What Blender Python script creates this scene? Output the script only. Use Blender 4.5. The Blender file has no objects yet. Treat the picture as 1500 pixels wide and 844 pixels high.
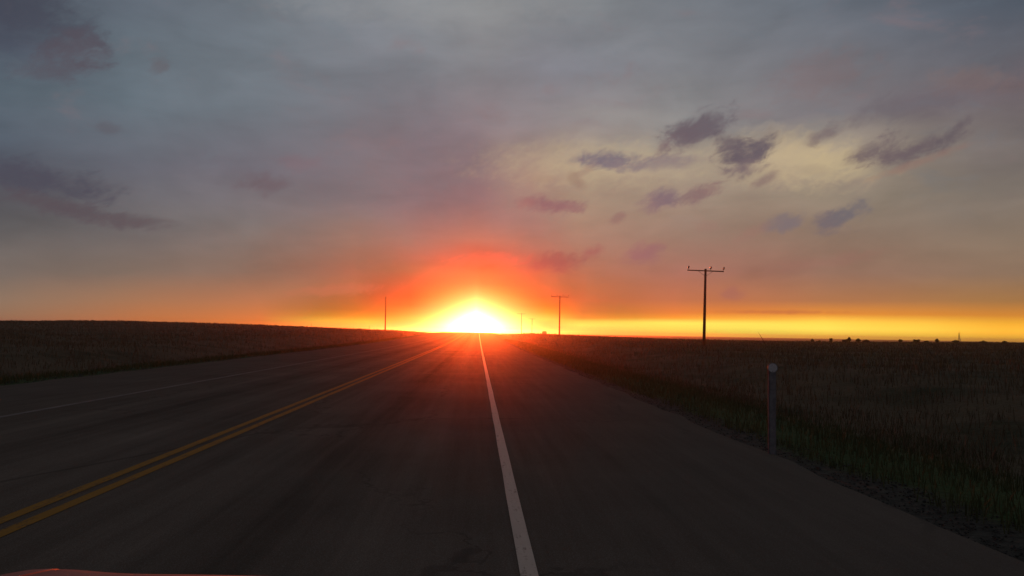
import bpy, bmesh, math, random
import numpy as np
from mathutils import Vector, Matrix
R = math.radians
random.seed(7)
rng = np.random.default_rng(11)
S = bpy.context.scene
COL = S.collection

# ------------------------------------------------------------------ camera
cd = bpy.data.cameras.new("camera")
cam = bpy.data.objects.new("camera", cd)
COL.objects.link(cam)
cd.sensor_width = 36.0
cd.lens = 36.0 * 1177.0 / 1500.0
cd.clip_start = 0.05
cd.clip_end = 20000.0
EYE = 1.40
cam.location = (0, 0, EYE)
cam.rotation_euler = (Matrix.Rotation(R(-2.374), 3, 'Z') @ Matrix.Rotation(R(3.154), 3, 'X')
                      @ Matrix.Rotation(R(-1.0), 3, 'Y') @ Matrix.Rotation(R(90), 3, 'X')).to_euler()
S.camera = cam

# ------------------------------------------------------------------ exposure
S.view_settings.view_transform = 'Standard'
S.view_settings.look = 'None'
S.view_settings.exposure = 0.0
S.view_settings.gamma = 1.0
S.view_settings.use_curve_mapping = False
S.cycles.volume_bounces = 0
S.cycles.max_bounces = 5
S.cycles.sample_clamp_indirect = 4.0

SUN_EL = 0.42      # degrees above the plain
SUN_AZ = -0.15     # degrees right of the road (+Y)


def lin(c):
    return tuple((v / 255 / 12.92) if v / 255 <= 0.04045 else ((v / 255 + 0.055) / 1.055) ** 2.4 for v in c)


# ------------------------------------------------------------------ node helper
class G:
    def __init__(self, nt):
        self.nt = nt

    def n(self, t, **kw):
        o = self.nt.nodes.new(t)
        for k, v in kw.items():
            setattr(o, k, v)
        return o

    def put(self, sock, v):
        if isinstance(v, bpy.types.NodeSocket):
            self.nt.links.new(v, sock)
        elif v is not None:
            sock.default_value = v

    def m(self, op, a, b=None, c=None, clamp=False):
        o = self.n('ShaderNodeMath', operation=op, use_clamp=clamp)
        self.put(o.inputs[0], a)
        self.put(o.inputs[1], b)
        self.put(o.inputs[2], c)
        return o.outputs[0]

    def step(self, v, lo, hi, a=0.0, b=1.0, kind='SMOOTHSTEP'):
        o = self.n('ShaderNodeMapRange', interpolation_type=kind, clamp=True)
        for i, x in enumerate((v, lo, hi, a, b)):
            self.put(o.inputs[i], x)
        return o.outputs[0]

    def mix(self, f, a, b, mode='MIX'):
        o = self.n('ShaderNodeMix', data_type='RGBA', blend_type=mode)
        self.put(o.inputs[0], f)
        for s, v in ((o.inputs[6], a), (o.inputs[7], b)):
            if isinstance(v, tuple) and len(v) == 3:
                v = (*v, 1)
            self.put(s, v)
        return o.outputs[2]

    def xyz(self, x, y, z):
        o = self.n('ShaderNodeCombineXYZ')
        for i, v in enumerate((x, y, z)):
            self.put(o.inputs[i], v)
        return o.outputs[0]

    def sep(self, v):
        o = self.n('ShaderNodeSeparateXYZ')
        self.put(o.inputs[0], v)
        return o.outputs

    def noise(self, vec, scale, detail=4, rough=0.55, dist=0.0, dim='3D'):
        o = self.n('ShaderNodeTexNoise', noise_dimensions=dim)
        self.put(o.inputs['Vector'], vec)
        o.inputs['Scale'].default_value = scale
        o.inputs['Detail'].default_value = detail
        o.inputs['Roughness'].default_value = rough
        o.inputs['Distortion'].default_value = dist
        return o.outputs['Fac']

    def ramp(self, v, stops):
        o = self.n('ShaderNodeValToRGB')
        el = o.color_ramp.elements
        while len(el) < len(stops):
            el.new(0.5)
        for e, (p, c) in zip(el, stops):
            e.position = p
            e.color = (*c, 1)
        self.put(o.inputs[0], v)
        return o.outputs[0]


# ------------------------------------------------------------------ sky: colour against (azimuth, elevation) in degrees
HAZE = 0.00022
HAZE_G = 0.95
COLS = [
    (-30.4, [(0.36, (0.3113, 0.1797, 0.1013)), (1.38, (0.2684, 0.1818, 0.1249)), (3.02, (0.1692, 0.1384, 0.121)), (5.89, (0.1083, 0.1073, 0.1139)), (8.53, (0.0762, 0.0802, 0.107)), (11.15, (0.0887, 0.1144, 0.15)), (13.93, (0.0887, 0.1195, 0.15)), (16.65, (0.0648, 0.0762, 0.107)), (18.93, (0.0578, 0.0685, 0.0931))]),
    (-22.9, [(0.41, (0.4577, 0.1824, 0.0689)), (1.64, (0.3402, 0.1791, 0.0996)), (3.4, (0.1924, 0.1478, 0.1206)), (6.48, (0.1345, 0.1269, 0.1321)), (9.97, (0.1221, 0.1274, 0.1559)), (14.25, (0.1195, 0.1559, 0.1878)), (17.99, (0.1221, 0.1559, 0.1878)), (20.41, (0.1119, 0.1356, 0.1683))]),
    (-15.5, [(0.25, (0.5098, 0.1977, 0.0309)), (0.71, (0.5619, 0.1961, 0.0518)), (1.87, (0.4126, 0.1775, 0.0851)), (3.72, (0.2341, 0.1611, 0.1252)), (6.96, (0.1735, 0.1595, 0.158)), (10.62, (0.1559, 0.15, 0.1812)), (15.11, (0.15, 0.1779, 0.2086)), (21.55, (0.162, 0.1878, 0.2159))]),
    (-7.9, [(0.11, (0.112, 0.5644, 0.0841)), (0.58, (0.112, 0.5379, 0.0436)), (0.92, (0.112, 0.236, 0.0112)), (1.35, (0.0956, 0.1265, 0.0191)), (2.07, (0.1854, 0.1118, 0.0367)), (3.03, (0.2715, 0.1214, 0.0623)), (3.98, (0.2819, 0.1303, 0.0836)), (5.18, (0.2536, 0.143, 0.1046)), (6.47, (0.2337, 0.1556, 0.128)), (7.8, (0.2, 0.1533, 0.1448)), (9.23, (0.169, 0.1495, 0.1659)), (12.98, (0.2016, 0.1714, 0.1946)), (17.1, (0.1878, 0.1981, 0.227)), (22.36, (0.2016, 0.2195, 0.2462))]),
    (-4.3, [(0.22, (0.112, 0.0939, 0.0785)), (0.85, (0.112, 0.1996, 0.0127)), (1.28, (0.112, 0.0978, 0.0045)), (1.76, (0.112, 0.0305, 0.004)), (2.39, (0.112, 0.0209, 0.0128)), (3.36, (0.0913, 0.065, 0.0392)), (4.32, (0.1042, 0.0979, 0.0606)), (5.53, (0.1918, 0.1117, 0.0858)), (6.74, (0.204, 0.1366, 0.1154)), (8.18, (0.2016, 0.1457, 0.1439)), (9.61, (0.1781, 0.1462, 0.1654)), (13.16, (0.2159, 0.1812, 0.2086)), (17.77, (0.2016, 0.2122, 0.2384)), (22.62, (0.2232, 0.2346, 0.2502))]),
    (-0.2, [(0.1, (0.112, 0.0956, 0.0402)), (1.5, (0.112, 0.0956, 0.0305)), (2.23, (0.112, 0.0831, 0.0102)), (2.82, (0.112, 0.0485, 0.007)), (3.45, (0.112, 0.0296, 0.0187)), (4.18, (0.112, 0.0638, 0.038)), (4.91, (0.0922, 0.0616, 0.0435)), (5.88, (0.2276, 0.0883, 0.0705)), (7.09, (0.2475, 0.1453, 0.1142)), (8.54, (0.2231, 0.1464, 0.1407)), (9.98, (0.2096, 0.1479, 0.1611)), (13.78, (0.2384, 0.1946, 0.2159)), (18.17, (0.2195, 0.2195, 0.2384)), (22.81, (0.2384, 0.2462, 0.2542))]),
    (4.0, [(0.07, (0.112, 0.0922, 0.0445)), (0.99, (0.112, 0.4611, 0.0554)), (1.43, (0.112, 0.2095, 0.0045)), (1.92, (0.112, 0.0849, 0.0042)), (2.55, (0.112, 0.0607, 0.0244)), (3.52, (0.0905, 0.0869, 0.045)), (4.5, (0.1953, 0.0972, 0.063)), (5.71, (0.2341, 0.1078, 0.086)), (6.92, (0.2464, 0.1505, 0.1208)), (8.62, (0.2402, 0.1643, 0.1492)), (11.02, (0.3515, 0.2462, 0.1946)), (14.33, (0.2542, 0.2232, 0.2307)), (18.47, (0.2122, 0.2159, 0.2462)), (22.9, (0.2307, 0.2384, 0.2502))]),
    (7.2, [(0.03, (0.112, 0.5159, 0.0777)), (0.61, (0.112, 0.8048, 0.1298)), (0.85, (0.112, 0.6162, 0.0794)), (1.09, (0.112, 0.222, 0.0263)), (1.53, (0.0939, 0.136, 0.0336)), (2.35, (0.2623, 0.1185, 0.0515)), (3.32, (0.2895, 0.1299, 0.0666)), (4.29, (0.2783, 0.1392, 0.0881)), (5.51, (0.2734, 0.1538, 0.1121)), (7.2, (0.2988, 0.1919, 0.1446)), (9.6, (0.3234, 0.2458, 0.1811)), (12.46, (0.3763, 0.305, 0.2307)), (14.8, (0.2705, 0.2462, 0.2462)), (18.47, (0.2086, 0.2159, 0.2462)), (22.89, (0.2159, 0.2307, 0.2462))]),
    (14.4, [(0.06, (0.4258, 0.7967, 0.094)), (0.87, (1.0163, 0.9077, 0.129)), (1.2, (0.8911, 0.3305, 0.0342)), (1.58, (0.7165, 0.2102, 0.0453)), (2.44, (0.4827, 0.1602, 0.0766)), (4.34, (0.362, 0.1577, 0.1196)), (7.19, (0.3056, 0.2019, 0.1559)), (9.55, (0.3191, 0.2416, 0.1876)), (12.36, (0.3613, 0.2961, 0.2232)), (15.12, (0.2384, 0.2346, 0.2346)), (18.27, (0.2016, 0.2086, 0.227)), (22.62, (0.1746, 0.1912, 0.2159))]),
    (23.3, [(-0.06, (1.0255, 0.6452, 0.0572)), (0.58, (1.2118, 0.927, 0.1229)), (1.03, (1.2356, 0.7808, 0.0921)), (1.58, (0.8063, 0.2812, 0.0383)), (2.48, (0.4352, 0.179, 0.0773)), (4.3, (0.3021, 0.1664, 0.12)), (7.03, (0.2764, 0.1928, 0.1458)), (9.28, (0.2893, 0.2338, 0.176)), (11.97, (0.3515, 0.2874, 0.2159)), (14.61, (0.2016, 0.1845, 0.1981)), (18.49, (0.162, 0.162, 0.1812)), (21.82, (0.1413, 0.162, 0.1946))]),
    (34.3, [(0.07, (1.0265, 0.5546, 0.0426)), (0.64, (1.2715, 0.5939, 0.0486)), (1.06, (0.9689, 0.4631, 0.0366)), (1.55, (0.6796, 0.2519, 0.0361)), (2.46, (0.3713, 0.1816, 0.0658)), (4.12, (0.2409, 0.1562, 0.1053)), (6.18, (0.2196, 0.1618, 0.1191)), (9.06, (0.1812, 0.1526, 0.131)), (12.31, (0.162, 0.1384, 0.1384)), (15.11, (0.1441, 0.117, 0.1329)), (17.08, (0.117, 0.117, 0.1384)), (20.15, (0.0844, 0.1022, 0.1329))]),
]
CLOUDS = [
    (8.10, 11.98, 6.82, 1.51, 0, 0.35, (196, 178, 140)),
    (21.62, 11.80, 4.60, 1.71, -6, 0.55, (198, 176, 138)),
    (24.63, 11.45, 2.53, 1.06, -10, 0.25, (196, 176, 134)),
    (12.42, 14.95, 6.22, 0.64, -6, 0.3, (152, 150, 146)),
    (-5.38, 21.93, 9.76, 1.12, 0, 0.25, (150, 150, 150)),
    (23.38, 17.12, 3.02, 1.46, 10, 0.3, (126, 100, 100)),
    (32.60, 15.76, 2.96, 0.72, -6, 0.35, (132, 108, 102)),
    (29.54, 14.81, 3.91, 0.92, 8, 0.35, (100, 90, 98)),
    (15.35, 14.26, 2.25, 0.91, 14, 0.85, (98, 90, 98)),
    (14.47, 13.60, 1.70, 0.78, 24, 0.75, (104, 92, 100)),
    (16.43, 14.49, 1.21, 0.55, 25, 0.6, (102, 94, 102)),
    (18.13, 12.14, 1.55, 1.10, 0, 0.9, (98, 88, 96)),
    (19.40, 12.67, 1.26, 0.77, 30, 0.9, (100, 90, 98)),
    (17.58, 13.07, 1.01, 0.64, -20, 0.75, (100, 90, 98)),
    (18.50, 11.48, 1.54, 0.55, 4, 0.5, (122, 104, 108)),
    (13.14, 13.13, 0.76, 0.46, 40, 0.5, (120, 100, 104)),
    (8.97, 12.22, 2.43, 0.57, -3, 0.9, (116, 108, 118)),
    (12.68, 11.93, 3.14, 0.47, 3, 0.65, (134, 120, 122)),
    (13.62, 12.28, 1.23, 0.37, 0, 0.5, (134, 120, 122)),
    (26.92, 12.29, 1.71, 0.65, 24, 0.7, (100, 86, 94)),
    (29.32, 12.02, 2.43, 0.59, 20, 0.85, (100, 88, 94)),
    (30.98, 12.58, 1.29, 0.42, 40, 0.75, (98, 88, 94)),
    (27.93, 11.87, 2.00, 0.52, 8, 0.6, (108, 94, 98)),
    (29.11, 11.14, 2.59, 0.26, 18, 0.4, (142, 108, 98)),
    (4.87, 9.06, 1.86, 0.58, -3, 0.9, (130, 98, 104)),
    (6.48, 8.93, 0.68, 0.34, -8, 0.6, (136, 102, 106)),
    (3.35, 9.18, 0.59, 0.34, 0, 0.5, (144, 108, 106)),
    (12.56, 9.25, 1.43, 0.52, 14, 0.8, (132, 108, 112)),
    (13.31, 9.57, 0.95, 0.61, 0, 0.85, (122, 104, 112)),
    (15.38, 9.77, 1.58, 0.56, 20, 0.85, (130, 106, 106)),
    (16.30, 10.12, 0.74, 0.37, 10, 0.5, (140, 112, 108)),
    (24.11, 7.63, 1.18, 0.67, 6, 0.85, (114, 102, 106)),
    (25.16, 8.13, 1.25, 0.62, 22, 0.9, (108, 102, 108)),
    (21.18, 7.68, 1.23, 0.55, 18, 0.8, (120, 108, 112)),
    (19.94, 10.69, 0.98, 0.37, 32, 0.75, (134, 114, 108)),
    (5.37, 5.05, 2.05, 0.63, 10, 0.6, (112, 66, 78)),
    (8.08, 5.76, 0.87, 0.44, 10, 0.6, (140, 86, 90)),
    (11.87, 5.77, 1.52, 0.67, 18, 0.7, (140, 98, 104)),
    (23.79, 13.44, 1.28, 0.48, 26, 0.7, (112, 98, 102)),
    (9.93, 8.26, 0.67, 0.34, 30, 0.7, (136, 108, 104)),
    (6.75, 10.94, 0.68, 0.43, -50, 0.6, (146, 124, 108)),
    (7.14, 10.46, 0.49, 0.33, 0, 0.5, (146, 122, 108)),
    (4.69, 10.93, 1.18, 0.24, 0, 0.4, (156, 134, 116)),
    (7.52, 11.51, 0.68, 0.28, 30, 0.5, (150, 126, 114)),
    (25.47, 10.16, 0.91, 0.26, 24, 0.35, (136, 120, 112)),
    (-15.33, 9.82, 1.60, 0.64, 0, 0.55, (98, 84, 92)),
    (-12.76, 11.38, 1.37, 0.55, 0, 0.35, (126, 100, 108)),
    (-28.31, 8.82, 3.63, 0.91, -5, 0.8, (72, 72, 86)),
    (-26.76, 7.20, 3.14, 0.55, -10, 0.8, (84, 76, 84)),
    (-23.26, 6.67, 2.31, 0.44, 2, 0.7, (90, 82, 88)),
    (-24.68, 12.44, 0.94, 0.34, 0, 0.4, (88, 82, 90)),
    (-29.11, 18.35, 3.61, 1.39, -5, 0.6, (66, 68, 82)),
    (-26.74, 16.93, 1.81, 1.20, 10, 0.7, (84, 78, 88)),
    (-27.69, 15.64, 1.93, 0.72, 15, 0.5, (84, 78, 88)),
    (-21.84, 16.67, 0.66, 0.50, 0, 0.6, (98, 92, 98)),
    (17.70, 2.93, 0.73, 0.52, 0, 0.6, (158, 100, 92)),
    (18.73, 6.90, 1.35, 0.37, 25, 0.35, (150, 112, 102)),
    (16.22, 7.64, 0.92, 0.42, 0, 0.3, (150, 114, 106)),
    (22.93, 11.10, 1.29, 0.36, -10, 0.3, (150, 132, 116)),
    (0.87, 5.17, 2.44, 0.44, 3, 0.28, (226, 92, 74)),
    (20.73, 1.69, 4.39, 0.14, 0, 0.5, (188, 104, 66)),
    (23.34, 4.99, 3.83, 0.45, 8, 0.3, (150, 106, 96)),
    (-10.09, 2.72, 2.79, 0.38, 6, 0.3, (190, 112, 88)),
]


def build_world():
    w = bpy.data.worlds.new("World")
    S.world = w
    w.use_nodes = True
    nt = w.node_tree
    nt.nodes.clear()
    g = G(nt)
    tc = g.n('ShaderNodeTexCoord').outputs['Generated']
    x, y, z = g.sep(tc)
    az = g.m('MULTIPLY', g.m('ARCTAN2', x, y), 180 / math.pi)
    el = g.m('MULTIPLY', g.m('ARCSINE', z), 180 / math.pi)
    pos = g.xyz(az, el, 0.0)                       # degrees; used only for noise lookups
    # soft drift of the colour bands, growing with height above the horizon
    big = g.noise(g.xyz(g.m('MULTIPLY', az, 0.45), el, 3.1), 0.16, 3, 0.5)
    amp = g.step(el, 1.5, 8.0, 0.05, 3.2)
    elw = g.m('ADD', el, g.m('MULTIPLY', g.m('SUBTRACT', big, 0.5), amp))
    azw = g.m('ADD', az, g.m('MULTIPLY', g.m('SUBTRACT', g.noise(pos, 0.11, 2, 0.5), 0.5), 7.0))
    h = g.m('DIVIDE', elw, 25.0, clamp=True)
    dusk = [(e, lin(c)) for e, c in ((0.15, (140, 112, 108)), (6, (104, 100, 112)), (14, (88, 96, 112)), (24, (92, 100, 114)))]
    cols = [(-170.0, dusk), (-80.0, [(e, tuple(v * 0.84 for v in c)) for e, c in COLS[0][1]])] + COLS
    cols += [(80.0, [(e, tuple(v * 0.84 for v in c)) for e, c in COLS[-1][1]]), (170.0, dusk)]
    acc = None
    prev = None
    for a, st in cols:
        c = g.ramp(h, [(max(0, min(1, e / 25)), q) for e, q in st])
        if acc is None:
            acc = c
        else:
            acc = g.mix(g.step(azw, prev, a, kind='LINEAR'), acc, c)
        prev = a
    # fine streaks in the overcast
    st1 = g.noise(g.xyz(g.m('ADD', g.m('MULTIPLY', az, 0.30), g.m('MULTIPLY', el, -0.12)), el, 9.0), 0.55, 5, 0.55, 0.4)
    st2 = g.noise(g.xyz(g.m('MULTIPLY', az, 0.5), el, 21.0), 0.20, 4, 0.55, 0.5)
    mod = g.m('ADD', g.m('MULTIPLY', g.m('SUBTRACT', st1, 0.5), 0.34), g.m('MULTIPLY', g.m('SUBTRACT', st2, 0.5), 0.55))
    mod = g.m('ADD', 1.0, g.m('MULTIPLY', mod, g.step(el, 0.8, 5.0)))
    acc = g.mix(1.0, acc, g.xyz(mod, mod, mod), 'MULTIPLY')
    # wisps that lean warm or cool
    wn = g.noise(g.xyz(g.m('MULTIPLY', az, 0.55), el, 40.0), 0.33, 5, 0.6, 0.3)
    acc = g.mix(g.m('MULTIPLY', g.step(wn, 0.55, 0.75), g.step(el, 6.0, 12.0, 0.0, 0.30)), acc, lin((136, 110, 112)))
    acc = g.mix(g.m('MULTIPLY', g.step(wn, 0.45, 0.28), g.step(el, 6.0, 12.0, 0.0, 0.22)), acc, lin((104, 118, 128)))
    # cloud patches: ragged, sheared ellipses
    ea = g.noise(g.xyz(g.m('ADD', az, g.m('MULTIPLY', el, -0.5)), g.m('MULTIPLY', el, 1.5), 0.0), 0.55, 6, 0.62, 0.6)
    eb = g.noise(g.xyz(g.m('ADD', az, g.m('MULTIPLY', el, -0.8)), g.m('MULTIPLY', el, 1.1), 7.0), 1.7, 4, 0.6, 0.3)
    rag = g.m('ADD', g.m('MULTIPLY', g.m('SUBTRACT', ea, 0.5), 2.0), g.m('MULTIPLY', g.m('SUBTRACT', eb, 0.5), 0.9))
    mott = g.step(g.noise(g.xyz(g.m('ADD', az, g.m('MULTIPLY', el, -0.6)), g.m('MULTIPLY', el, 1.4), 13.0), 1.1, 5, 0.65, 0.5), 0.25, 0.60, 0.80, 1.0)
    for (ca, ce, ha, he, t, s, c) in CLOUDS:
        ct, sn = math.cos(R(t)), math.sin(R(t))
        dx, dy = g.m('SUBTRACT', az, ca), g.m('SUBTRACT', el, ce)
        u = g.m('ADD', g.m('MULTIPLY', dx, ct / ha), g.m('MULTIPLY', dy, sn / ha))
        v = g.m('ADD', g.m('MULTIPLY', dx, -sn / he), g.m('MULTIPLY', dy, ct / he))
        d = g.m('SQRT', g.m('ADD', g.m('MULTIPLY', u, u), g.m('MULTIPLY', v, v)))
        small = 1.25 if ha < 4 else 0.85
        f = g.m('MULTIPLY', g.step(g.m('ADD', d, g.m('MULTIPLY', rag, small)), 1.5, 0.2, 0.0, min(1.0, s * 1.12)), mott)
        acc = g.mix(f, acc, lin(c))
    # unseen sky overhead, dimmed to keep the road and ground dark
    dim = g.step(el, 24.0, 75.0, 1.0, 0.80)
    acc = g.mix(1.0, acc, g.xyz(dim, dim, dim), 'MULTIPLY')
    # the sun's own glow in the thin cloud
    du = g.m('SUBTRACT', az, SUN_AZ)
    dv = g.m('SUBTRACT', el, SUN_EL)
    up = g.m('POWER', g.m('ADD', g.m('POWER', g.m('MULTIPLY', g.m('ABSOLUTE', du), 0.56), 1.2), g.m('POWER', g.m('ABSOLUTE', dv), 1.2)), 1 / 1.2)
    core = g.m('MULTIPLY', g.m('EXPONENT', g.m('MULTIPLY', up, -1 / 0.56)), 15.0)
    cr = g.mix(1.0, g.xyz(core, core, core), (1.0, 0.72, 0.36), 'MULTIPLY')
    acc = g.mix(1.0, acc, cr, 'ADD')
    # clear-air light of the same sun under the clouds
    sky = g.n('ShaderNodeTexSky', sky_type='NISHITA', sun_disc=False)
    sky.sun_elevation = R(SUN_EL)
    sky.sun_rotation = R(SUN_AZ)
    sky.dust_density = 2.0
    acc = g.mix(1.0, g.mix(1.0, acc, (10.0, 10.0, 10.0), 'MULTIPLY'),
                g.mix(1.0, sky.outputs[0], (0.05, 0.05, 0.05), 'MULTIPLY'), 'ADD')
    bg = g.n('ShaderNodeBackground')
    g.put(bg.inputs[0], acc)
    bg.inputs[1].default_value = 0.1
    g.put(g.n('ShaderNodeOutputWorld').inputs[0], bg.outputs[0])


build_world()

ld = bpy.data.lights.new("sun", 'SUN')
ld.energy = 4.0
ld.angle = R(0.53)
ld.color = (1.0, 0.085, 0.012)
sun = bpy.data.objects.new("sun", ld)
COL.objects.link(sun)
sd = Vector((math.sin(R(SUN_AZ)) * math.cos(R(SUN_EL)), math.cos(R(SUN_AZ)) * math.cos(R(SUN_EL)), math.sin(R(SUN_EL))))
sun.rotation_euler = sd.to_track_quat('Z', 'Y').to_euler()
sun.location = (0, 0, 30)


# ------------------------------------------------------------------ materials
def mat(name, fn, rough=0.8, spec=0.3, metal=0.0):
    m = bpy.data.materials.new(name)
    m.use_nodes = True
    nt = m.node_tree
    nt.nodes.clear()
    g = G(nt)
    b = g.n('ShaderNodeBsdfPrincipled')
    b.inputs['Roughness'].default_value = rough
    b.inputs['Specular IOR Level'].default_value = spec
    b.inputs['Metallic'].default_value = metal
    out = g.n('ShaderNodeOutputMaterial')
    nt.links.new(b.outputs[0], out.inputs[0])
    fn(g, b)
    return m


def bump(g, b, height, strength, dist):
    o = g.n('ShaderNodeBump')
    o.inputs['Strength'].default_value = strength
    o.inputs['Distance'].default_value = dist
    g.put(o.inputs['Height'], height)
    g.put(b.inputs['Normal'], o.outputs[0])


def P(g):
    return g.n('ShaderNodeNewGeometry').outputs['Position']


def f_ground(g, b):
    p = P(g)
    x, y, z = g.sep(p)
    big = g.noise(p, 0.012, 4, 0.6)
    mid = g.noise(p, 0.22, 5, 0.65)
    fine = g.noise(p, 9.0, 4, 0.7)
    c = g.mix(g.step(big, 0.40, 0.60), (0.105, 0.074, 0.040), (0.062, 0.056, 0.026))
    c = g.mix(g.step(mid, 0.42, 0.68), c, (0.120, 0.085, 0.045))
    c = g.mix(g.step(mid, 0.50, 0.30), c, (0.035, 0.040, 0.016))
    ax = g.m('ADD', g.m('ABSOLUTE', g.m('ADD', x, 3.2)), g.m('MULTIPLY', g.m('SUBTRACT', mid, 0.5), 2.5))
    green = g.m('MULTIPLY', g.step(ax, 6.5, 7.5), g.step(ax, 12.5, 9.0))
    c = g.mix(green, c, (0.040, 0.065, 0.018))                       # the greener verge watered by the road
    grav = g.step(g.m('ADD', ax, g.m('MULTIPLY', g.m('SUBTRACT', fine, 0.5), 0.9)), 7.35, 6.9)
    c = g.mix(grav, c, g.mix(fine, (0.035, 0.029, 0.022), (0.085, 0.072, 0.055)))
    c = g.mix(0.6, c, g.mix(1.0, c, g.ramp(fine, [(0.25, (0.45,) * 3), (0.75, (1.5,) * 3)]), 'MULTIPLY'))
    g.put(b.inputs['Base Color'], c)
    bump(g, b, g.m('ADD', g.noise(p, 1.1, 6, 0.7), g.m('MULTIPLY', fine, 0.2)), 0.8, 0.25)


def f_asphalt(g, b):
    p = P(g)
    x, y, z = g.sep(p)
    grain = g.noise(p, 75.0, 3, 0.7)
    agg = g.n('ShaderNodeTexVoronoi')
    g.put(agg.inputs['Vector'], p)
    agg.inputs['Scale'].default_value = 95.0
    patch = g.noise(p, 0.35, 5, 0.6)
    streak = g.noise(g.xyz(x, g.m('MULTIPLY', y, 0.03), 0.0), 5.0, 4, 0.65)
    c = g.mix(grain, (0.070, 0.054, 0.040), (0.165, 0.130, 0.098))
    c = g.mix(g.step(agg.outputs['Distance'], 0.45, 0.15, 0.0, 0.55), c, (0.20, 0.18, 0.155))
    v = g.m('ADD', 1.0, g.m('ADD', g.m('MULTIPLY', g.m('SUBTRACT', streak, 0.5), 0.75), g.m('MULTIPLY', g.m('SUBTRACT', patch, 0.5), 0.7)))
    for cx in (-0.62, -2.32, -4.35, -6.05):                          # wheel paths, polished a little paler
        d = g.m('ABSOLUTE', g.m('SUBTRACT', x, cx))
        v = g.m('ADD', v, g.step(d, 0.45, 0.05, 0.0, 0.16))
    for cx in (-1.47, -5.2):                                         # oil drip between them
        d = g.m('ABSOLUTE', g.m('SUBTRACT', x, cx))
        v = g.m('SUBTRACT', v, g.step(d, 0.35, 0.0, 0.0, 0.18))
    c = g.mix(1.0, c, g.xyz(v, v, v), 'MULTIPLY')
    # sealed cracks across and along
    cn = g.n('ShaderNodeTexVoronoi', feature='DISTANCE_TO_EDGE')
    wob = g.noise(p, 1.6, 4, 0.6)
    g.put(cn.inputs['Vector'], g.xyz(g.m('ADD', g.m('MULTIPLY', x, 0.25), g.m('MULTIPLY', wob, 0.25)), g.m('ADD', g.m('MULTIPLY', y, 0.12), g.m('MULTIPLY', wob, 0.3)), 0.0))
    cn.inputs['Scale'].default_value = 1.0
    crack = g.m('MULTIPLY', g.step(cn.outputs['Distance'], 0.010, 0.003), g.step(patch, 0.42, 0.55))
    c = g.mix(g.m('MULTIPLY', crack, 0.30), c, (0.025, 0.022, 0.02))
    edge = g.m('ABSOLUTE', g.m('ADD', x, 3.43))
    c = g.mix(g.m('MULTIPLY', g.step(g.m('ADD', edge, g.m('MULTIPLY', patch, 0.8)), 4.0, 6.6), 0.35), c, (0.12, 0.103, 0.082))
    g.put(b.inputs['Base Color'], c)
    g.put(b.inputs['Roughness'], g.m('ADD', 0.88, g.m('MULTIPLY', g.m('SUBTRACT', patch, 0.5), 0.25)))
    bump(g, b, g.m('ADD', g.m('MULTIPLY', grain, 0.5), g.m('MULTIPLY', agg.outputs['Distance'], 0.5)), 0.22, 0.004)


def f_paint(col, wear):
    def f(g, b):
        p = P(g)
        n = g.noise(p, 38.0, 5, 0.75)
        n2 = g.noise(p, 3.0, 4, 0.6)
        x, y, z = g.sep(p)
        tr = g.noise(g.xyz(x, g.m('MULTIPLY', y, 0.08), 0.0), 30.0, 3, 0.6)
        k = g.m('ADD', g.m('MULTIPLY', n, 0.55), g.m('ADD', g.m('MULTIPLY', n2, 0.35), g.m('MULTIPLY', tr, 0.3)))
        c = g.mix(n2, tuple(v * 0.72 for v in col), col)
        c = g.mix(g.step(k, wear, wear + 0.16, 0.0, 0.85), c, (0.055, 0.052, 0.05))
        g.put(b.inputs['Base Color'], c)
        bump(g, b, n, 0.15, 0.002)
    return f


def f_solid(a, c2, scale=8.0, bs=0.2, bd=0.004):
    def f(g, b):
        tc = g.n('ShaderNodeTexCoord').outputs['Object']
        n = g.noise(tc, scale, 5, 0.65)
        g.put(b.inputs['Base Color'], g.mix(g.step(n, 0.35, 0.65), a, c2))
        bump(g, b, n, bs, bd)
    return f


def f_wood(g, b):
    tc = g.n('ShaderNodeTexCoord').outputs['Object']
    x, y, z = g.sep(tc)
    n = g.noise(g.xyz(g.m('MULTIPLY', x, 14), g.m('MULTIPLY', y, 14), z), 1.6, 6, 0.7)
    k = g.noise(tc, 0.8, 3, 0.5)
    c = g.mix(n, (0.045, 0.028, 0.018), (0.13, 0.085, 0.055))
    c = g.mix(g.m('MULTIPLY', k, 0.5), c, (0.03, 0.022, 0.016))
    g.put(b.inputs['Base Color'], c)
    bump(g, b, n, 0.8, 0.01)


def f_grass(a, c2):
    def f(g, b):
        p = P(g)
        n = g.noise(p, 1.3, 3, 0.6)
        n2 = g.noise(p, 24.0, 2, 0.6)
        c = g.mix(g.step(g.m('ADD', g.m('MULTIPLY', n, 0.6), g.m('MULTIPLY', n2, 0.4)), 0.38, 0.62), a, c2)
        g.put(b.inputs['Base Color'], c)
    return f


def f_car(g, b):
    tc = g.n('ShaderNodeTexCoord').outputs['Object']
    n = g.noise(tc, 260.0, 2, 0.5)
    d = g.noise(tc, 3.0, 5, 0.7)
    g.put(b.inputs['Base Color'], g.mix(n, (0.034, 0.006, 0.006), (0.050, 0.009, 0.009)))
    g.put(b.inputs['Roughness'], g.m('ADD', 0.42, g.m('MULTIPLY', d, 0.2)))
    b.inputs['Coat Weight'].default_value = 0.15
    b.inputs['Coat Roughness'].default_value = 0.3


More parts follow.
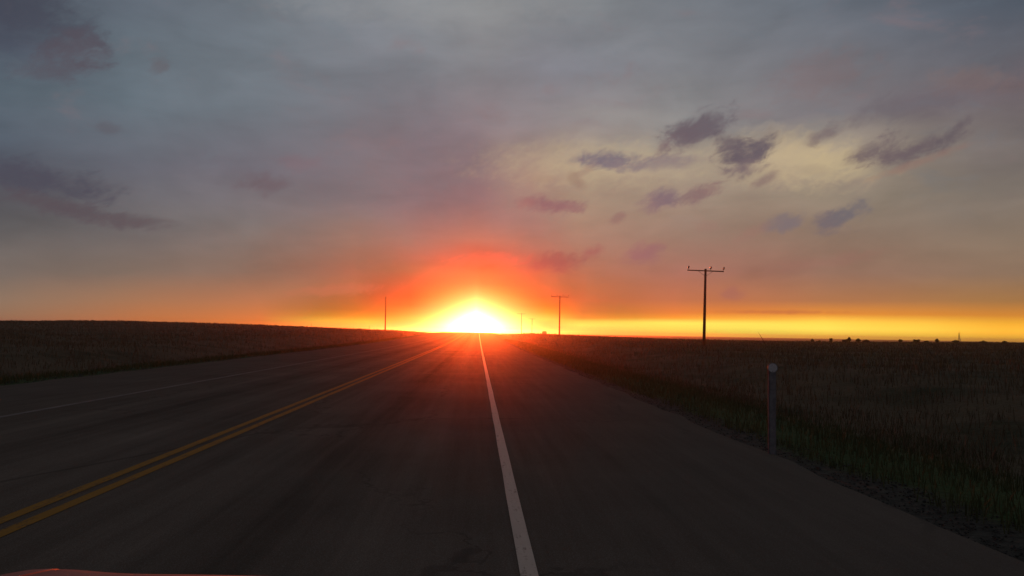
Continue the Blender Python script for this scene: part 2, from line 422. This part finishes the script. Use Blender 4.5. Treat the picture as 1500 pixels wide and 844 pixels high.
M = dict(
    ground=mat("prairie_ground", f_ground, 0.95, 0.1),
    asphalt=mat("asphalt", f_asphalt, 0.95, 0.0),
    white=mat("white_road_paint", f_paint((0.58, 0.52, 0.41), 0.62), 0.85, 0.05),
    white_worn=mat("worn_white_road_paint", f_paint((0.22, 0.20, 0.17), 0.56), 0.85, 0.05),
    yellow=mat("yellow_road_paint", f_paint((0.34, 0.175, 0.032), 0.59), 0.85, 0.05),
    wood=mat("weathered_pole_wood", f_wood, 0.85, 0.2),
    steel=mat("dull_steel", f_solid((0.10, 0.10, 0.10), (0.17, 0.16, 0.15), 20), 0.5, 0.5, 0.4),
    porcelain=mat("brown_porcelain", f_solid((0.05, 0.022, 0.014), (0.08, 0.035, 0.02), 30), 0.3, 0.5),
    post=mat("pale_post_plastic", f_solid((0.11, 0.10, 0.10), (0.17, 0.16, 0.155), 12), 0.7, 0.3),
    reflector=mat("reflector_plastic", f_solid((0.34, 0.33, 0.32), (0.46, 0.44, 0.42), 60, 0.6, 0.003), 0.4, 0.4),
    grass_dry=mat("dry_prairie_grass", f_grass((0.085, 0.058, 0.032), (0.160, 0.112, 0.062)), 0.9, 0.1),
    grass_green=mat("green_verge_grass", f_grass((0.055, 0.058, 0.022), (0.095, 0.088, 0.036)), 0.9, 0.1),
    gravel=mat("gravel_stone", f_solid((0.038, 0.033, 0.026), (0.070, 0.060, 0.048), 14), 0.9, 0.2),
    leaf=mat("shrub_foliage", f_solid((0.035, 0.040, 0.018), (0.07, 0.065, 0.03), 3), 0.9, 0.1),
    bark=mat("bark", f_solid((0.05, 0.035, 0.025), (0.09, 0.07, 0.05), 8), 0.9, 0.1),
    car=mat("red_car_paint", f_car, 0.4, 0.2),
    black=mat("black_plastic", f_solid((0.012, 0.012, 0.012), (0.02, 0.02, 0.02), 40), 0.6, 0.3),
    rubber=mat("tyre_rubber", f_solid((0.015, 0.015, 0.015), (0.03, 0.028, 0.026), 30), 0.85, 0.2),
    lens=mat("headlight_lens", f_solid((0.45, 0.46, 0.47), (0.6, 0.6, 0.6), 20), 0.12, 0.6),
    metalwall=mat("shed_sheet_metal", f_solid((0.20, 0.12, 0.09), (0.28, 0.17, 0.12), 2), 0.7, 0.3),
    roofing=mat("shed_roofing", f_solid((0.12, 0.11, 0.11), (0.18, 0.17, 0.16), 2), 0.6, 0.4),
)


# ------------------------------------------------------------------ mesh helpers
def link(name, me, parent=None, loc=None, **props):
    o = bpy.data.objects.new(name, me)
    COL.objects.link(o)
    if parent is not None:
        o.parent = parent
    if loc is not None:
        o.location = loc
    for k, v in props.items():
        o[k] = v
    return o


def mesh(name, verts, faces, m, smooth=False):
    me = bpy.data.meshes.new(name)
    if isinstance(verts, np.ndarray):
        v = np.asarray(verts, dtype=np.float32)
        f = np.asarray(faces, dtype=np.int32)
        me.vertices.add(len(v))
        me.vertices.foreach_set('co', v.ravel())
        k = f.shape[1]
        me.loops.add(f.size)
        me.loops.foreach_set('vertex_index', f.ravel())
        me.polygons.add(len(f))
        me.polygons.foreach_set('loop_start', np.arange(0, f.size, k, dtype=np.int32))
        me.polygons.foreach_set('loop_total', np.full(len(f), k, dtype=np.int32))
        me.update(calc_edges=True)
    else:
        me.from_pydata(verts, [], faces)
    if smooth:
        me.polygons.foreach_set('use_smooth', [True] * len(me.polygons))
    me.materials.append(m)
    me.validate()
    return me


class MB:
    """collects simple solids into one mesh"""
    def __init__(self):
        self.v, self.f = [], []

    def add(self, v, f):
        n = len(self.v)
        self.v += [tuple(q) for q in v]
        self.f += [tuple(i + n for i in q) for q in f]
        return self

    def box(self, c, s, rot=None, chamfer=0.0):
        bm = bmesh.new()
        bmesh.ops.create_cube(bm, size=1)
        bmesh.ops.scale(bm, vec=s, verts=bm.verts)
        if chamfer:
            bmesh.ops.bevel(bm, geom=bm.edges[:], offset=chamfer, segments=2, affect='EDGES')
        if rot is not None:
            bmesh.ops.rotate(bm, cent=(0, 0, 0), matrix=rot, verts=bm.verts)
        bmesh.ops.translate(bm, vec=c, verts=bm.verts)
        bm.verts.index_update()
        self.add([v.co[:] for v in bm.verts], [[v.index for v in f.verts] for f in bm.faces])
        bm.free()
        return self

    def tube(self, pts, rad, n=10, cap=True):
        pts = [Vector(p) for p in pts]
        if not isinstance(rad, (list, tuple)):
            rad = [rad] * len(pts)
        vs, fs = [], []
        for i, (p, r) in enumerate(zip(pts, rad)):
            d = (pts[min(i + 1, len(pts) - 1)] - pts[max(i - 1, 0)]).normalized()
            a = d.orthogonal().normalized() if abs(d.z) < 0.9 else Vector((1, 0, 0))
            a = (a - d * a.dot(d)).normalized()
            b = d.cross(a)
            for k in range(n):
                t = 2 * math.pi * k / n
                vs.append(p + a * (r * math.cos(t)) + b * (r * math.sin(t)))
        for i in range(len(pts) - 1):
            for k in range(n):
                k2 = (k + 1) % n
                fs.append((i * n + k, i * n + k2, (i + 1) * n + k2, (i + 1) * n + k))
        if cap:
            fs.append(tuple(range(n - 1, -1, -1)))
            fs.append(tuple((len(pts) - 1) * n + k for k in range(n)))
        return self.add(vs, fs)

    def build(self, name, m, parent=None, smooth=False, **props):
        return link(name, mesh(name, self.v, self.f, m, smooth), parent, **props)


def empty(name, loc, rz=0.0, **props):
    o = bpy.data.objects.new(name, None)
    COL.objects.link(o)
    o.location = loc
    o.rotation_euler = (0, 0, rz)
    o.empty_display_size = 0.3
    for k, v in props.items():
        o[k] = v
    return o


def children(o):
    return [c for c in bpy.data.objects if c.parent == o]


def dup(root, loc, rz=0.0, **props):
    r = root.copy()
    COL.objects.link(r)
    r.location = loc
    r.rotation_euler = (0, 0, rz)
    for k, v in props.items():
        r[k] = v
    for ch in children(root):
        c = ch.copy()
        COL.objects.link(c)
        c.parent = r
        for gch in children(ch):
            d = gch.copy()
            COL.objects.link(d)
            d.parent = c
    return r


# ------------------------------------------------------------------ terrain
PROF = [(-180, 0.0), (-80, 3.0), (-45, 3.2), (-30, 2.6), (-25.3, 4.6), (-19, 4.3), (-14.1, 3.5), (-9, 1.9), (-3.9, 0.6), (0, 0.75), (3, 0.7),
        (5.8, 0.2), (10, -1.3), (15.8, -2.3), (23.3, -2.1), (29, -1.2), (34.9, 0.0), (50, 0.8), (90, 0.0), (180, 0.0)]
PA = np.array([p[0] for p in PROF], float)
CREST = 275.0
PZ = 1.4 + (np.array([p[1] for p in PROF], float) - 1.4) * CREST / 700


def sstep(x, a, b):
    t = np.clip((x - a) / (b - a), 0, 1)
    return t * t * (3 - 2 * t)


def relief(x, y):
    """the plain's long swells, road corridor included"""
    r = np.hypot(x, y)
    az = np.degrees(np.arctan2(x, y))
    e = np.interp(az, PA, PZ)
    for d in (1.6, -1.6):
        e = e + np.interp(az + d, PA, PZ)
    e = e / 3
    z = sstep(r, 50, CREST) * e - np.clip((r - CREST) * 0.0045, 0, 5.0)
    return z


ROAD_L, ROAD_R = -10.7, 3.5


def height(x, y):
    x = np.asarray(x, float)
    y = np.asarray(y, float)
    z = relief(x, y)
    base = relief(np.full_like(x, -3.4), y)
    out = np.maximum(np.maximum(ROAD_L - x, x - ROAD_R), 0)      # distance outside the asphalt
    near = np.exp(-np.hypot(x, y) / 500)
    ditch = -0.75 * sstep(out, 0.5, 5.5) * (1 - sstep(out, 6.5, 13)) * near
    rough = (0.10 * np.sin(x * 0.31 + 1.7 * np.sin(y * 0.13)) * np.sin(y * 0.27 + x * 0.09)
             + 0.05 * np.sin(x * 1.1 + y * 0.5) * np.sin(y * 0.9 - x * 0.4)) * sstep(out, 1.5, 9)
    k = sstep(out, 0.0, 14.0)
    z = base * (1 - k) + z * k
    return z + ditch + rough - 0.03 * (out <= 0) - 0.012 * (out > 0)


def hz(x, y):
    return float(height(np.array([x]), np.array([y]))[0])


def axis(fine, lim, g0, grow=1.06):
    p = [0.0]
    s = g0
    while p[-1] < lim:
        if p[-1] > fine:
            s *= grow
        p.append(p[-1] + s)
    return p


xr = axis(26, 5200, 0.5)
xs = np.array(sorted(set([-v + ROAD_L for v in xr[1:]] + list(np.linspace(ROAD_L, ROAD_R, 12)) + [v + ROAD_R for v in xr[1:]])))
ys = np.array(sorted([-v for v in axis(5, 600, 1.0, 1.25)[1:]] + axis(60, 5200, 0.6)))
XX, YY = np.meshgrid(xs, ys)
ZZ = height(XX, YY)
nx, ny = len(xs), len(ys)
idx = np.arange(nx * ny).reshape(ny, nx)
quads = np.stack([idx[:-1, :-1], idx[:-1, 1:], idx[1:, 1:], idx[1:, :-1]], -1).reshape(-1, 4)
link("ground", mesh("ground", np.stack([XX, YY, ZZ], -1).reshape(-1, 3), quads, M['ground'], True), kind='structure',
     label='dark brown and green prairie on both sides of the road')


def strip(name, x0, x1, lift, m, y0=-60.0, y1=2600.0, wob=0.0, parent=None, n=None, **props):
    """a ribbon running along the road, laid over the swell of the ground"""
    yy = np.array([v for v in sorted([-v for v in axis(5, 60, 1.0, 1.2)[1:]] + axis(60, y1, 1.0, 1.05)) if y0 <= v <= y1])
    n = n or (12 if x1 - x0 > 3 else 2)
    xx = np.linspace(x0, x1, n)
    X, Y = np.meshgrid(xx, yy)
    if wob:
        X[:, 0] += wob * (np.sin(yy * 1.7) * 0.5 + np.sin(yy * 4.1 + 1) * 0.3 + rng.normal(0, 0.25, len(yy)))
        X[:, -1] += wob * (np.sin(yy * 1.3 + 2) * 0.5 + np.sin(yy * 3.7) * 0.3 + rng.normal(0, 0.25, len(yy)))
    Z = relief(np.full_like(Y, -3.4), Y) + lift
    i = np.arange(X.size).reshape(X.shape)
    q = np.stack([i[:-1, :-1], i[:-1, 1:], i[1:, 1:], i[1:, :-1]], -1).reshape(-1, 4)
    return link(name, mesh(name, np.stack([X, Y, Z], -1).reshape(-1, 3), q, m), parent, **props)


road = strip("road", ROAD_L, ROAD_R, 0.0, M['asphalt'], wob=0.10, kind='structure', label='grey asphalt highway running straight to the setting sun')
strip("edge_line", 0.27, 0.375, 0.004, M['white'], parent=road, wob=0.004, label='solid white edge line of the near lane')
strip("edge_line", -7.16, -7.05, 0.004, M['white_worn'], parent=road, wob=0.006, label='faded white edge line of the far lane')
strip("centre_line", -3.20, -3.09, 0.004, M['yellow'], parent=road, wob=0.004, label='yellow centre stripe nearer the camera')
strip("centre_line", -3.41, -3.30, 0.004, M['yellow'], parent=road, wob=0.004, label='yellow centre stripe farther from the camera')


# ------------------------------------------------------------------ grass and gravel (nobody could count them)
def blades(name, n, xfun, ymin, ymax, hmin, hmax, wid, m, power=2.0, **props):
    t = rng.random(n)
    y = ymin + (ymax - ymin) * t ** power
    x = xfun(n, y)
    z = height(x, y)
    # clumping
    keep = (np.sin(x * 2.1 + np.sin(y * 1.3) * 2) * np.sin(y * 1.9 + x) + rng.normal(0, 0.55, n)) > -0.35
    x, y, z = x[keep], y[keep], z[keep]
    n = len(x)
    dist = np.hypot(x, y)
    h = rng.uniform(hmin, hmax, n) * (0.7 + 0.5 * np.sin(x * 0.6 + y * 0.4) ** 2)
    w = wid * (0.7 + dist / 18.0)
    a = rng.uniform(0, 2 * math.pi, n)
    lean = rng.uniform(0.1, 0.55, n) * h
    la = rng.uniform(0, 2 * math.pi, n)
    dx, dy = np.cos(a) * w / 2, np.sin(a) * w / 2
    lx, ly = np.cos(la) * lean, np.sin(la) * lean
    v = np.zeros((n, 5, 3), np.float32)
    v[:, 0] = np.stack([x - dx, y - dy, z - 0.02], -1)
    v[:, 1] = np.stack([x + dx, y + dy, z - 0.02], -1)
    v[:, 2] = np.stack([x - dx * .7 + lx * .35, y - dy * .7 + ly * .35, z + h * .6], -1)
    v[:, 3] = np.stack([x + dx * .7 + lx * .35, y + dy * .7 + ly * .35, z + h * .6], -1)
    v[:, 4] = np.stack([x + lx, y + ly, z + h], -1)
    b = (np.arange(n) * 5)[:, None]
    f = np.concatenate([b + [0, 1, 3], b + [0, 3, 2], b + [2, 3, 4]])
    link(name, mesh(name, v.reshape(-1, 3), f, m), kind='stuff', **props)


blades("verge_grass", 60000, lambda n, y: ROAD_R + 0.35 + rng.random(n) ** 1.3 * 5.5, -4, 120, 0.05, 0.20, 0.010, M['grass_green'],
       label='short green grass on the verge right of the shoulder')
blades("verge_grass", 36000, lambda n, y: ROAD_L - 0.35 - rng.random(n) ** 1.3 * 5.0, 4, 120, 0.05, 0.20, 0.012, M['grass_green'],
       label='short green grass on the verge left of the road')
blades("prairie_grass", 110000, lambda n, y: ROAD_R + 4 + rng.random(n) ** 1.2 * (12 + np.maximum(y, 0) * 0.8), -4, 260, 0.12, 0.42, 0.012, M['grass_dry'],
       label='dry brown prairie grass in the field on the right')
blades("prairie_grass", 80000, lambda n, y: ROAD_L - 4 - rng.random(n) ** 1.2 * (8 + y * 0.7), 6, 260, 0.12, 0.40, 0.012, M['grass_dry'],
       label='dry brown prairie grass in the field on the left')


def stones(name, n, x0, x1, y1, **props):
    y = 5 + (y1 - 5) * rng.random(n) ** 1.8
    x = rng.uniform(x0, x1, n)
    y = np.where(rng.random(n) < 0.12, rng.uniform(-4, 5, n), y)
    z = height(x, y)
    s = rng.uniform(0.005, 0.017, n) * (1 + y / 40)
    oct_ = np.array([[1, 0, 0], [0, 1, 0], [-1, 0, 0], [0, -1, 0], [0, 0, .7], [0, 0, -.5]], np.float32)
    v = oct_[None] * s[:, None, None] * rng.uniform(0.6, 1.3, (n, 6, 1)) + np.stack([x, y, z + s * .2], -1)[:, None]
    b = (np.arange(n) * 6)[:, None]
    f = np.concatenate([b + t for t in ([0, 1, 4], [1, 2, 4], [2, 3, 4], [3, 0, 4], [1, 0, 5], [2, 1, 5], [3, 2, 5], [0, 3, 5])])
    link(name, mesh(name, v.reshape(-1, 3), f, M['gravel']), kind='stuff', **props)


stones("shoulder_gravel", 5000, ROAD_R - 0.1, ROAD_R + 0.7, 70, label='loose grey gravel along the right road edge')
stones("shoulder_gravel", 3500, ROAD_L - 0.7, ROAD_L + 0.1, 80, label='loose grey gravel along the left road edge')


# ------------------------------------------------------------------ power poles
def at(az, dist):
    x, y = dist * math.sin(R(az)), dist * math.cos(R(az))
    return (x, y, hz(x, y))


def power_pole(loc, rz, pole_h, arm, pins, lean, tilt, **props):
    t = empty("power_pole", loc, rz, category='power pole', **props)
    top = Vector((math.sin(R(lean)) * pole_h, 0, pole_h))
    MB().tube([(0, 0, -0.6), (top.x * .5, 0, pole_h * .5), top], [0.21, 0.18, 0.145], 14).build("pole", M['wood'], t, True)
    if arm:
        zc = pole_h - 0.28
        rot = Matrix.Rotation(R(tilt), 3, 'Y')
        c = Vector((top.x, -0.19, zc))
        off = arm[1]
        def onarm(u, dz=0.0):
            return c + rot @ Vector((u, 0, dz))
        b = MB()
        b.box(onarm(off), (arm[0], 0.115, 0.14), rot)
        b.build("crossarm", M['wood'], t)
        for s in (-1, 1):
            MB().tube([onarm(s * 0.95, -0.05), (top.x, -0.19, zc - 0.75)], 0.022, 6).build("brace", M['steel'], t)
        for u in pins:
            up = rot @ Vector((0, 0, 1))
            p0 = onarm(u, 0.05)
            lx = Vector((0.10 * (1 if u > -9 else 1), 0, 0))
            ins = MB().tube([p0 + up * 0.20, p0 + up * 0.24 + lx * .3, p0 + up * 0.34 + lx * .6, p0 + up * 0.38 + lx * .7, p0 + up * 0.50 + lx, p0 + up * 0.56 + lx],
                            [0.06, 0.12, 0.075, 0.115, 0.07, 0.03], 10).build("insulator", M['porcelain'], t, True)
            MB().tube([p0, p0 + up * 0.22], 0.022, 6).build("pin", M['steel'], ins)
    return t


power_pole(at(15.84, 110), R(-16), 10.35, (4.75, 0.0), (-2.28, 0.62, 2.28), 1.0, 2.3,
           label='tallest wooden power pole with crossarm and three insulators, right of the road', group='power poles along the line on the right')
power_pole(at(5.80, 206), R(-6), 10.2, (4.5, 0.0), (-2.15, -0.75, 0.75, 2.15), -0.1, 0.8,
           label='mid-distance power pole with faint crossarm between the sun and the tallest pole', group='power poles along the line on the right')
power_pole(at(3.10, 400), R(-4), 10.4, (4.4, 0.0), (), -0.6, 0.0,
           label='far thin power pole inside the sun glow, nearer the sun of the two', group='power poles along the line on the right')
power_pole(at(3.84, 500), R(-4), 10.2, (4.4, 0.0), (), 0.4, 0.0,
           label='far thin power pole in the sun glow, between the distant shed and its taller neighbour', group='power poles along the line on the right')
power_pole(at(-6.53, 247), 0.0, 10.3, None, (), -0.3, 0.0, label='bare wooden pole without crossarm left of the sun', group='bare poles left of the road')
power_pole(at(-7.63, 1050), 0.0, 9.0, None, (), 0.0, 0.0, label='tiny faint pole on the skyline close left of the bare wooden pole', group='bare poles left of the road')
power_pole(at(-11.58, 900), 0.0, 8.0, None, (), 0.0, 0.0, label='tiny pole on the skyline, farthest left of all the poles', group='bare poles left of the road')


# ------------------------------------------------------------------ leaning stake, delineator
t = empty("fence_stake", at(20.05, 105), 0, label='thin stake leaning left on the skyline right of the tallest power pole', category='stake')
MB().tube([(0.2, 0, -0.4), (-0.45, 0, 0.75), (-1.15, 0, 1.85)], [0.05, 0.035, 0.015], 8).build("shaft", M['wood'], t, True)

t = empty("delineator_post", (3.545, 9.55, hz(3.545, 9.55)), R(-8), label='slim pale delineator post with round reflector at the right road edge', category='road marker')
b = MB()
for sx in (-1, 1):
    b.box((sx * 0.030, 0.012, 0.46), (0.004, 0.024, 1.24))
    b.box((sx * 0.039, 0.026, 0.46), (0.014, 0.004, 1.24))
b.box((0, 0, 0.46), (0.056, 0.004, 1.24))
b.build("post", M['post'], t)
rf = MB().tube([(0, -0.004, 1.04), (0, -0.016, 1.04)], [0.052, 0.052], 24).build("reflector", M['reflector'], t)
MB().tube([(0, -0.003, 1.04), (0, -0.010, 1.04)], [0.060, 0.060], 24).build("rim", M['steel'], rf)
for z in (0.90, 1.0, 0.30):
    MB().tube([(0.0, -0.001, z), (0.0, -0.019, z)], 0.006, 6).build("bolt", M['steel'], t)

# ------------------------------------------------------------------ far shed and mast
sx, sy, sz = at(4.73, 520)
sz += 0.15
t = empty("farm_shed", (sx, sy, sz), R(-4), label='low dark farm shed on the skyline between two power poles', category='shed')
b = MB()
b.box((0, 0, 0.9), (3.0, 5.0, 2.6))
b.build("wall", M['metalwall'], t)
b = MB()
b.add([(-1.7, -2.7, 2.2), (1.7, -2.7, 2.2), (0, -2.7, 2.6), (-1.7, 2.7, 2.2), (1.7, 2.7, 2.2), (0, 2.7, 2.6)],
      [(0, 1, 2), (5, 4, 3), (0, 2, 5, 3), (1, 4, 5, 2), (0, 3, 4, 1)])
b.build("roof", M['roofing'], t)
MB().box((0.3, -2.53, 0.7), (1.6, 0.06, 2.0)).build("door", M['roofing'], t)

mx, my, mz = at(31.48, 900)
t = empty("radio_mast", (mx, my, mz), 0, label='tiny pointed lattice mast on the far right skyline', category='mast')
b = MB()
for k in range(3):
    a = 2 * math.pi * k / 3
    b.tube([(2.0 * math.cos(a), 2.0 * math.sin(a), -1), (0.9 * math.cos(a), 0.9 * math.sin(a), 5), (0.15 * math.cos(a), 0.15 * math.sin(a), 11)], [0.25, 0.2, 0.12], 6)
for i in range(9):
    z0, z1 = i * 1.2, (i + 1) * 1.2
    for k in range(3):
        a, a2 = 2 * math.pi * k / 3, 2 * math.pi * ((k + 1) % 3) / 3
        r0, r1 = 1.8 * (1 - z0 / 12), 1.8 * (1 - z1 / 12)
        b.tube([(r0 * math.cos(a), r0 * math.sin(a), z0), (r1 * math.cos(a2), r1 * math.sin(a2), z1)], 0.07, 4)
b.build("lattice", M['steel'], t)
MB().tube([(0, 0, 10.6), (0, 0, 13.0)], [0.10, 0.05], 6).build("antenna", M['steel'], t)


# ------------------------------------------------------------------ skyline shrubs
def shrub(loc, w, h, seed, **props):
    r = np.random.default_rng(seed)
    t = empty("shrub", loc, 0, category='shrub', **props)
    b = MB()
    tips = []
    for k in range(6):
        a = r.uniform(0, 2 * math.pi)
        q = Vector((math.cos(a) * w * .3 * r.random(), math.sin(a) * w * .3 * r.random(), h * r.uniform(.5, .9)))
        tips.append(q)
        b.tube([(0, 0, -0.2), q * .5 + Vector((0, 0, .1)), q], [0.09, 0.05, 0.02], 5)
    b.build("stem", M['bark'], t)
    n = 420
    d = r.normal(size=(n, 3))
    d /= np.linalg.norm(d, axis=1)[:, None]
    rad = r.random(n) ** 0.4 * (0.75 + 0.35 * np.sin(d[:, 0] * 5 + seed) * np.cos(d[:, 2] * 4))
    c = d * rad[:, None] * np.array([w / 2, w / 2, h / 2]) + np.array([0, 0, h * .55])
    c[:, 2] = np.maximum(c[:, 2], 0.05)
    s = 0.14 + 0.1 * r.random(n)
    u = r.normal(size=(n, 3)); u /= np.linalg.norm(u, axis=1)[:, None]
    v = np.cross(u, r.normal(size=(n, 3))); v /= np.linalg.norm(v, axis=1)[:, None]
    vs = np.stack([c - u * s[:, None], c + v * s[:, None] * .6, c + u * s[:, None], c - v * s[:, None] * .6], 1)
    link("foliage", mesh("foliage", vs.reshape(-1, 3), np.arange(n * 4).reshape(-1, 4), M['leaf']), t)
    return t


G1 = 'shrubs along the right skyline'
SH = [(22.9, 1.3, 1.3), (23.35, 1.0, .9), (24.05, 1.2, 2.0), (24.9, 2.8, 1.5), (25.15, 1.4, 2.6), (25.7, 2.0, 1.8), (26.2, 2.6, 1.2), (28.2, 1.4, 1.3), (29.1, 2.8, 1.5),
      (29.65, 1.8, 1.0), (30.25, 1.3, 1.9), (31.3, 2.4, 1.3), (32.8, 2.2, .9), (33.9, 1.6, .8)]
NAMES = ['small rounded shrub just right of the leaning stake, first of the row', 'lowest dark tuft of a shrub between the first shrub and the upright one',
         'narrow upright shrub standing alone on the right skyline', 'broad shrub touching the left side of the tallest shrub', 'tallest shrub on the right skyline',
         'medium shrub touching the right side of the tallest shrub', 'broad low shrub just right of the tallest clump', 'small shrub opening the second clump of the skyline row',
         'broadest shrub of the second clump on the right skyline', 'low shrub between the broad one and the pointed one', 'pointed upright shrub, last tall one before the lattice mast',
         'low spreading shrub at the foot of the lattice mast', 'low shrub just right of the lattice mast', 'lowest shrub, last of the row at the right edge of the photo']
for i, (a, w, h) in enumerate(SH):
    x, y, z = at(a, 262)
    shrub((x, y, z), w * 0.85, h * 0.66, 50 + i, group=G1, label=NAMES[i])


# ------------------------------------------------------------------ front of the red car we look out of
car = empty("car", (-0.45, 0.0, -0.036), 0, label='red car with only its bonnet just in view along the bottom left edge', category='car')

car.rotation_euler = (0, R(1.7), 0)          # leaning a little with the crown of the road


def zhood(u, v):
    """u across -1..1, v 0 at the windscreen .. 1 at the nose"""
    crown = 0.985 - 0.20 * v - 0.035 * v * v - 0.10 * max(0, (v - 0.85) / 0.15) ** 2
    ridge = 0.014 * math.exp(-((abs(u) - 0.80) / 0.14) ** 2) - 0.06 * max(0, (abs(u) - 0.86) / 0.14) ** 2
    return crown - 0.006 * (1 - abs(u)) * v - 0.004 * u * u + ridge - 0.012 * math.sin(math.pi * v)


def panel(name, u0, u1, v0, v1, nu, nv, drop=None, thick=0.02, m=None, parent=car):
    y0, y1 = 0.95, 2.30
    vs, fs = [], []
    def pos(i, j, dz=0.0):
        u = u0 + (u1 - u0) * i / nu
        v = v0 + (v1 - v0) * j / nv
        wd = 0.90 - 0.10 * v * v
        nose = 0.12 * (1 - u * u) * v ** 3
        return (u * wd, y0 + (y1 - y0) * v + nose, zhood(u, v) - dz)
    for dz in (0.0, thick):
        for j in range(nv + 1):
            for i in range(nu + 1):
                vs.append(pos(i, j, dz))
    N = (nu + 1) * (nv + 1)
    W = nu + 1
    for j in range(nv):
        for i in range(nu):
            a = j * W + i
            fs.append((a, a + 1, a + W + 1, a + W))
            fs.append((N + a, N + a + W, N + a + W + 1, N + a + 1))
    ring = [i for i in range(W)] + [j * W + nu for j in range(1, nv + 1)] + [nv * W + i for i in range(nu - 1, -1, -1)] + [j * W for j in range(nv - 1, 0, -1)]
    for k in range(len(ring)):
        a, c = ring[k], ring[(k + 1) % len(ring)]
        fs.append((a, N + a, N + c, c))
    return link(name, mesh(name, vs, fs, m or M['car'], True), parent)


panel("bonnet", -0.775, 0.775, 0.0, 1.0, 40, 26)
for s in (-1, 1):
    fn = panel("fender", min(s * 0.783, s * 0.99), max(s * 0.783, s * 0.99), -0.05, 1.0, 8, 24)
    # side skirt of the fender with the wheel arch
    vs, fs = [], []
    N = 28
    for j in range(N + 1):
        v = -0.05 + 1.05 * j / N
        y = 0.95 + 1.35 * v
        wd = (0.90 - 0.10 * v * v) * 0.99
        d = abs(y - 1.60)
        zb = 0.34 + (math.sqrt(max(0, 0.36 ** 2 - d * d)) if d < 0.36 else 0)
        zt = zhood(0.99, max(v, 0)) - 0.004
        for k in range(5):
            q = k / 4
            bulge = 0.03 * math.sin(math.pi * q)
            for th in (0, 1):
                vs.append((s * (wd + bulge - 0.004 - 0.02 * th), y, zt + (zb - zt) * q))
    for j in range(N):
        for k in range(4):
            for th in (0, 1):
                a = (j * 5 + k) * 2 + th
                fs.append((a, a + 2, a + 12, a + 10))
    link("side_panel", mesh("side_panel", vs, fs, M['car'], True), fn)
    # wheel
    w = MB().tube([(s * 0.66, 1.60, 0.32), (s * 0.675, 1.60, 0.32), (s * 0.845, 1.60, 0.32), (s * 0.86, 1.60, 0.32)], [0.29, 0.32, 0.32, 0.29], 32).build("wheel", M['rubber'], car, True)
    rim = MB()
    rim.tube([(s * 0.855, 1.60, 0.32), (s * 0.868, 1.60, 0.32)], [0.21, 0.20], 28)
    for k in range(5):
        a = 2 * math.pi * k / 5
        rim.tube([(s * 0.872, 1.60, 0.32), (s * 0.872, 1.60 + 0.18 * math.cos(a), 0.32 + 0.18 * math.sin(a))], [0.03, 0.022], 6)
    rim.build("rim", M['steel'], w)
    MB().box((s * 0.62, 2.27, 0.62), (0.30, 0.14, 0.13), Matrix.Rotation(R(-s * 12), 3, 'Z'), 0.03).build("headlight", M['lens'], car)
    wp = MB()
    wp.tube([(s * 0.1 - 0.25, 0.93, 1.00), (s * 0.1 + 0.30, 0.90, 1.01)], 0.008, 6)
    wp.build("wiper", M['black'], car)
MB().box((0, 2.32, 0.40), (1.50, 0.22, 0.22), None, 0.05).build("bumper", M['car'], car)
gr = MB().box((0, 2.33, 0.60), (0.88, 0.05, 0.15), None, 0.01).build("grille", M['black'], car)
for k in range(5):
    MB().box((0, 2.362, 0.545 + 0.028 * k), (0.84, 0.016, 0.008)).build("grille_bar", M['steel'], gr)
MB().box((0, 0.90, 0.965), (1.45, 0.12, 0.02)).build("cowl", M['black'], car)
# the open cabin behind the bonnet, below the eye
MB().box((0, 0.72, 0.80), (1.50, 0.30, 0.30), None, 0.05).build("dashboard", M['black'], car)
MB().box((0, -0.75, 0.24), (1.60, 3.2, 0.08), None, 0.02).build("floor_pan", M['black'], car)
for s in (-1, 1):
    dr = MB().box((s * 0.845, 0.22, 0.60), (0.09, 1.30, 0.64), None, 0.03).build("door", M["car"], car)
    MB().box((s * 0.898, -0.20, 0.74), (0.025, 0.18, 0.03), None, 0.008).build("handle", M['black'], dr)
    MB().box((s * 0.830, -0.86, 0.66), (0.11, 0.80, 0.52), None, 0.04).build("rear_fender", M["car"], car)
    MB().box((s * 0.40, -0.42, 0.48), (0.50, 0.50, 0.20), None, 0.05).build("seat", M['black'], car)
    MB().box((s * 0.40, -0.72, 0.76), (0.48, 0.14, 0.50), Matrix.Rotation(R(12), 3, 'X'), 0.05).build("seat_back", M['black'], car)
    w = MB().tube([(s * 0.66, -1.10, 0.32), (s * 0.675, -1.10, 0.32), (s * 0.845, -1.10, 0.32), (s * 0.86, -1.10, 0.32)], [0.29, 0.32, 0.32, 0.29], 32).build("wheel", M['rubber'], car, True)
    MB().tube([(s * 0.855, -1.10, 0.32), (s * 0.872, -1.10, 0.32)], [0.21, 0.19], 28).build("rim", M['steel'], w)
MB().box((0, -1.60, 0.76), (1.70, 0.90, 0.30), None, 0.08).build("boot", M["car"], car)
MB().box((0, -2.02, 0.45), (1.66, 0.14, 0.26), None, 0.05).build("rear_bumper", M['car'], car)

# ------------------------------------------------------------------ haze added to spread a red glow round the sun and over the road
hb = MB().box((0, 2300, 2.6), (10800, 5900, 20.2))
hz_m = bpy.data.materials.new("glow_haze")
hz_m.use_nodes = True
hn = hz_m.node_tree
hn.nodes.clear()
pv = hn.nodes.new('ShaderNodeVolumePrincipled')
pv.inputs['Color'].default_value = (0.95, 0.92, 0.90, 1)
pv.inputs['Density'].default_value = HAZE
pv.inputs['Anisotropy'].default_value = HAZE_G
ho = hn.nodes.new('ShaderNodeOutputMaterial')
hn.links.new(pv.outputs[0], ho.inputs['Volume'])
hb.build("haze", hz_m, None, kind='stuff', label='thin haze added over the plain for the red glow round the sun')
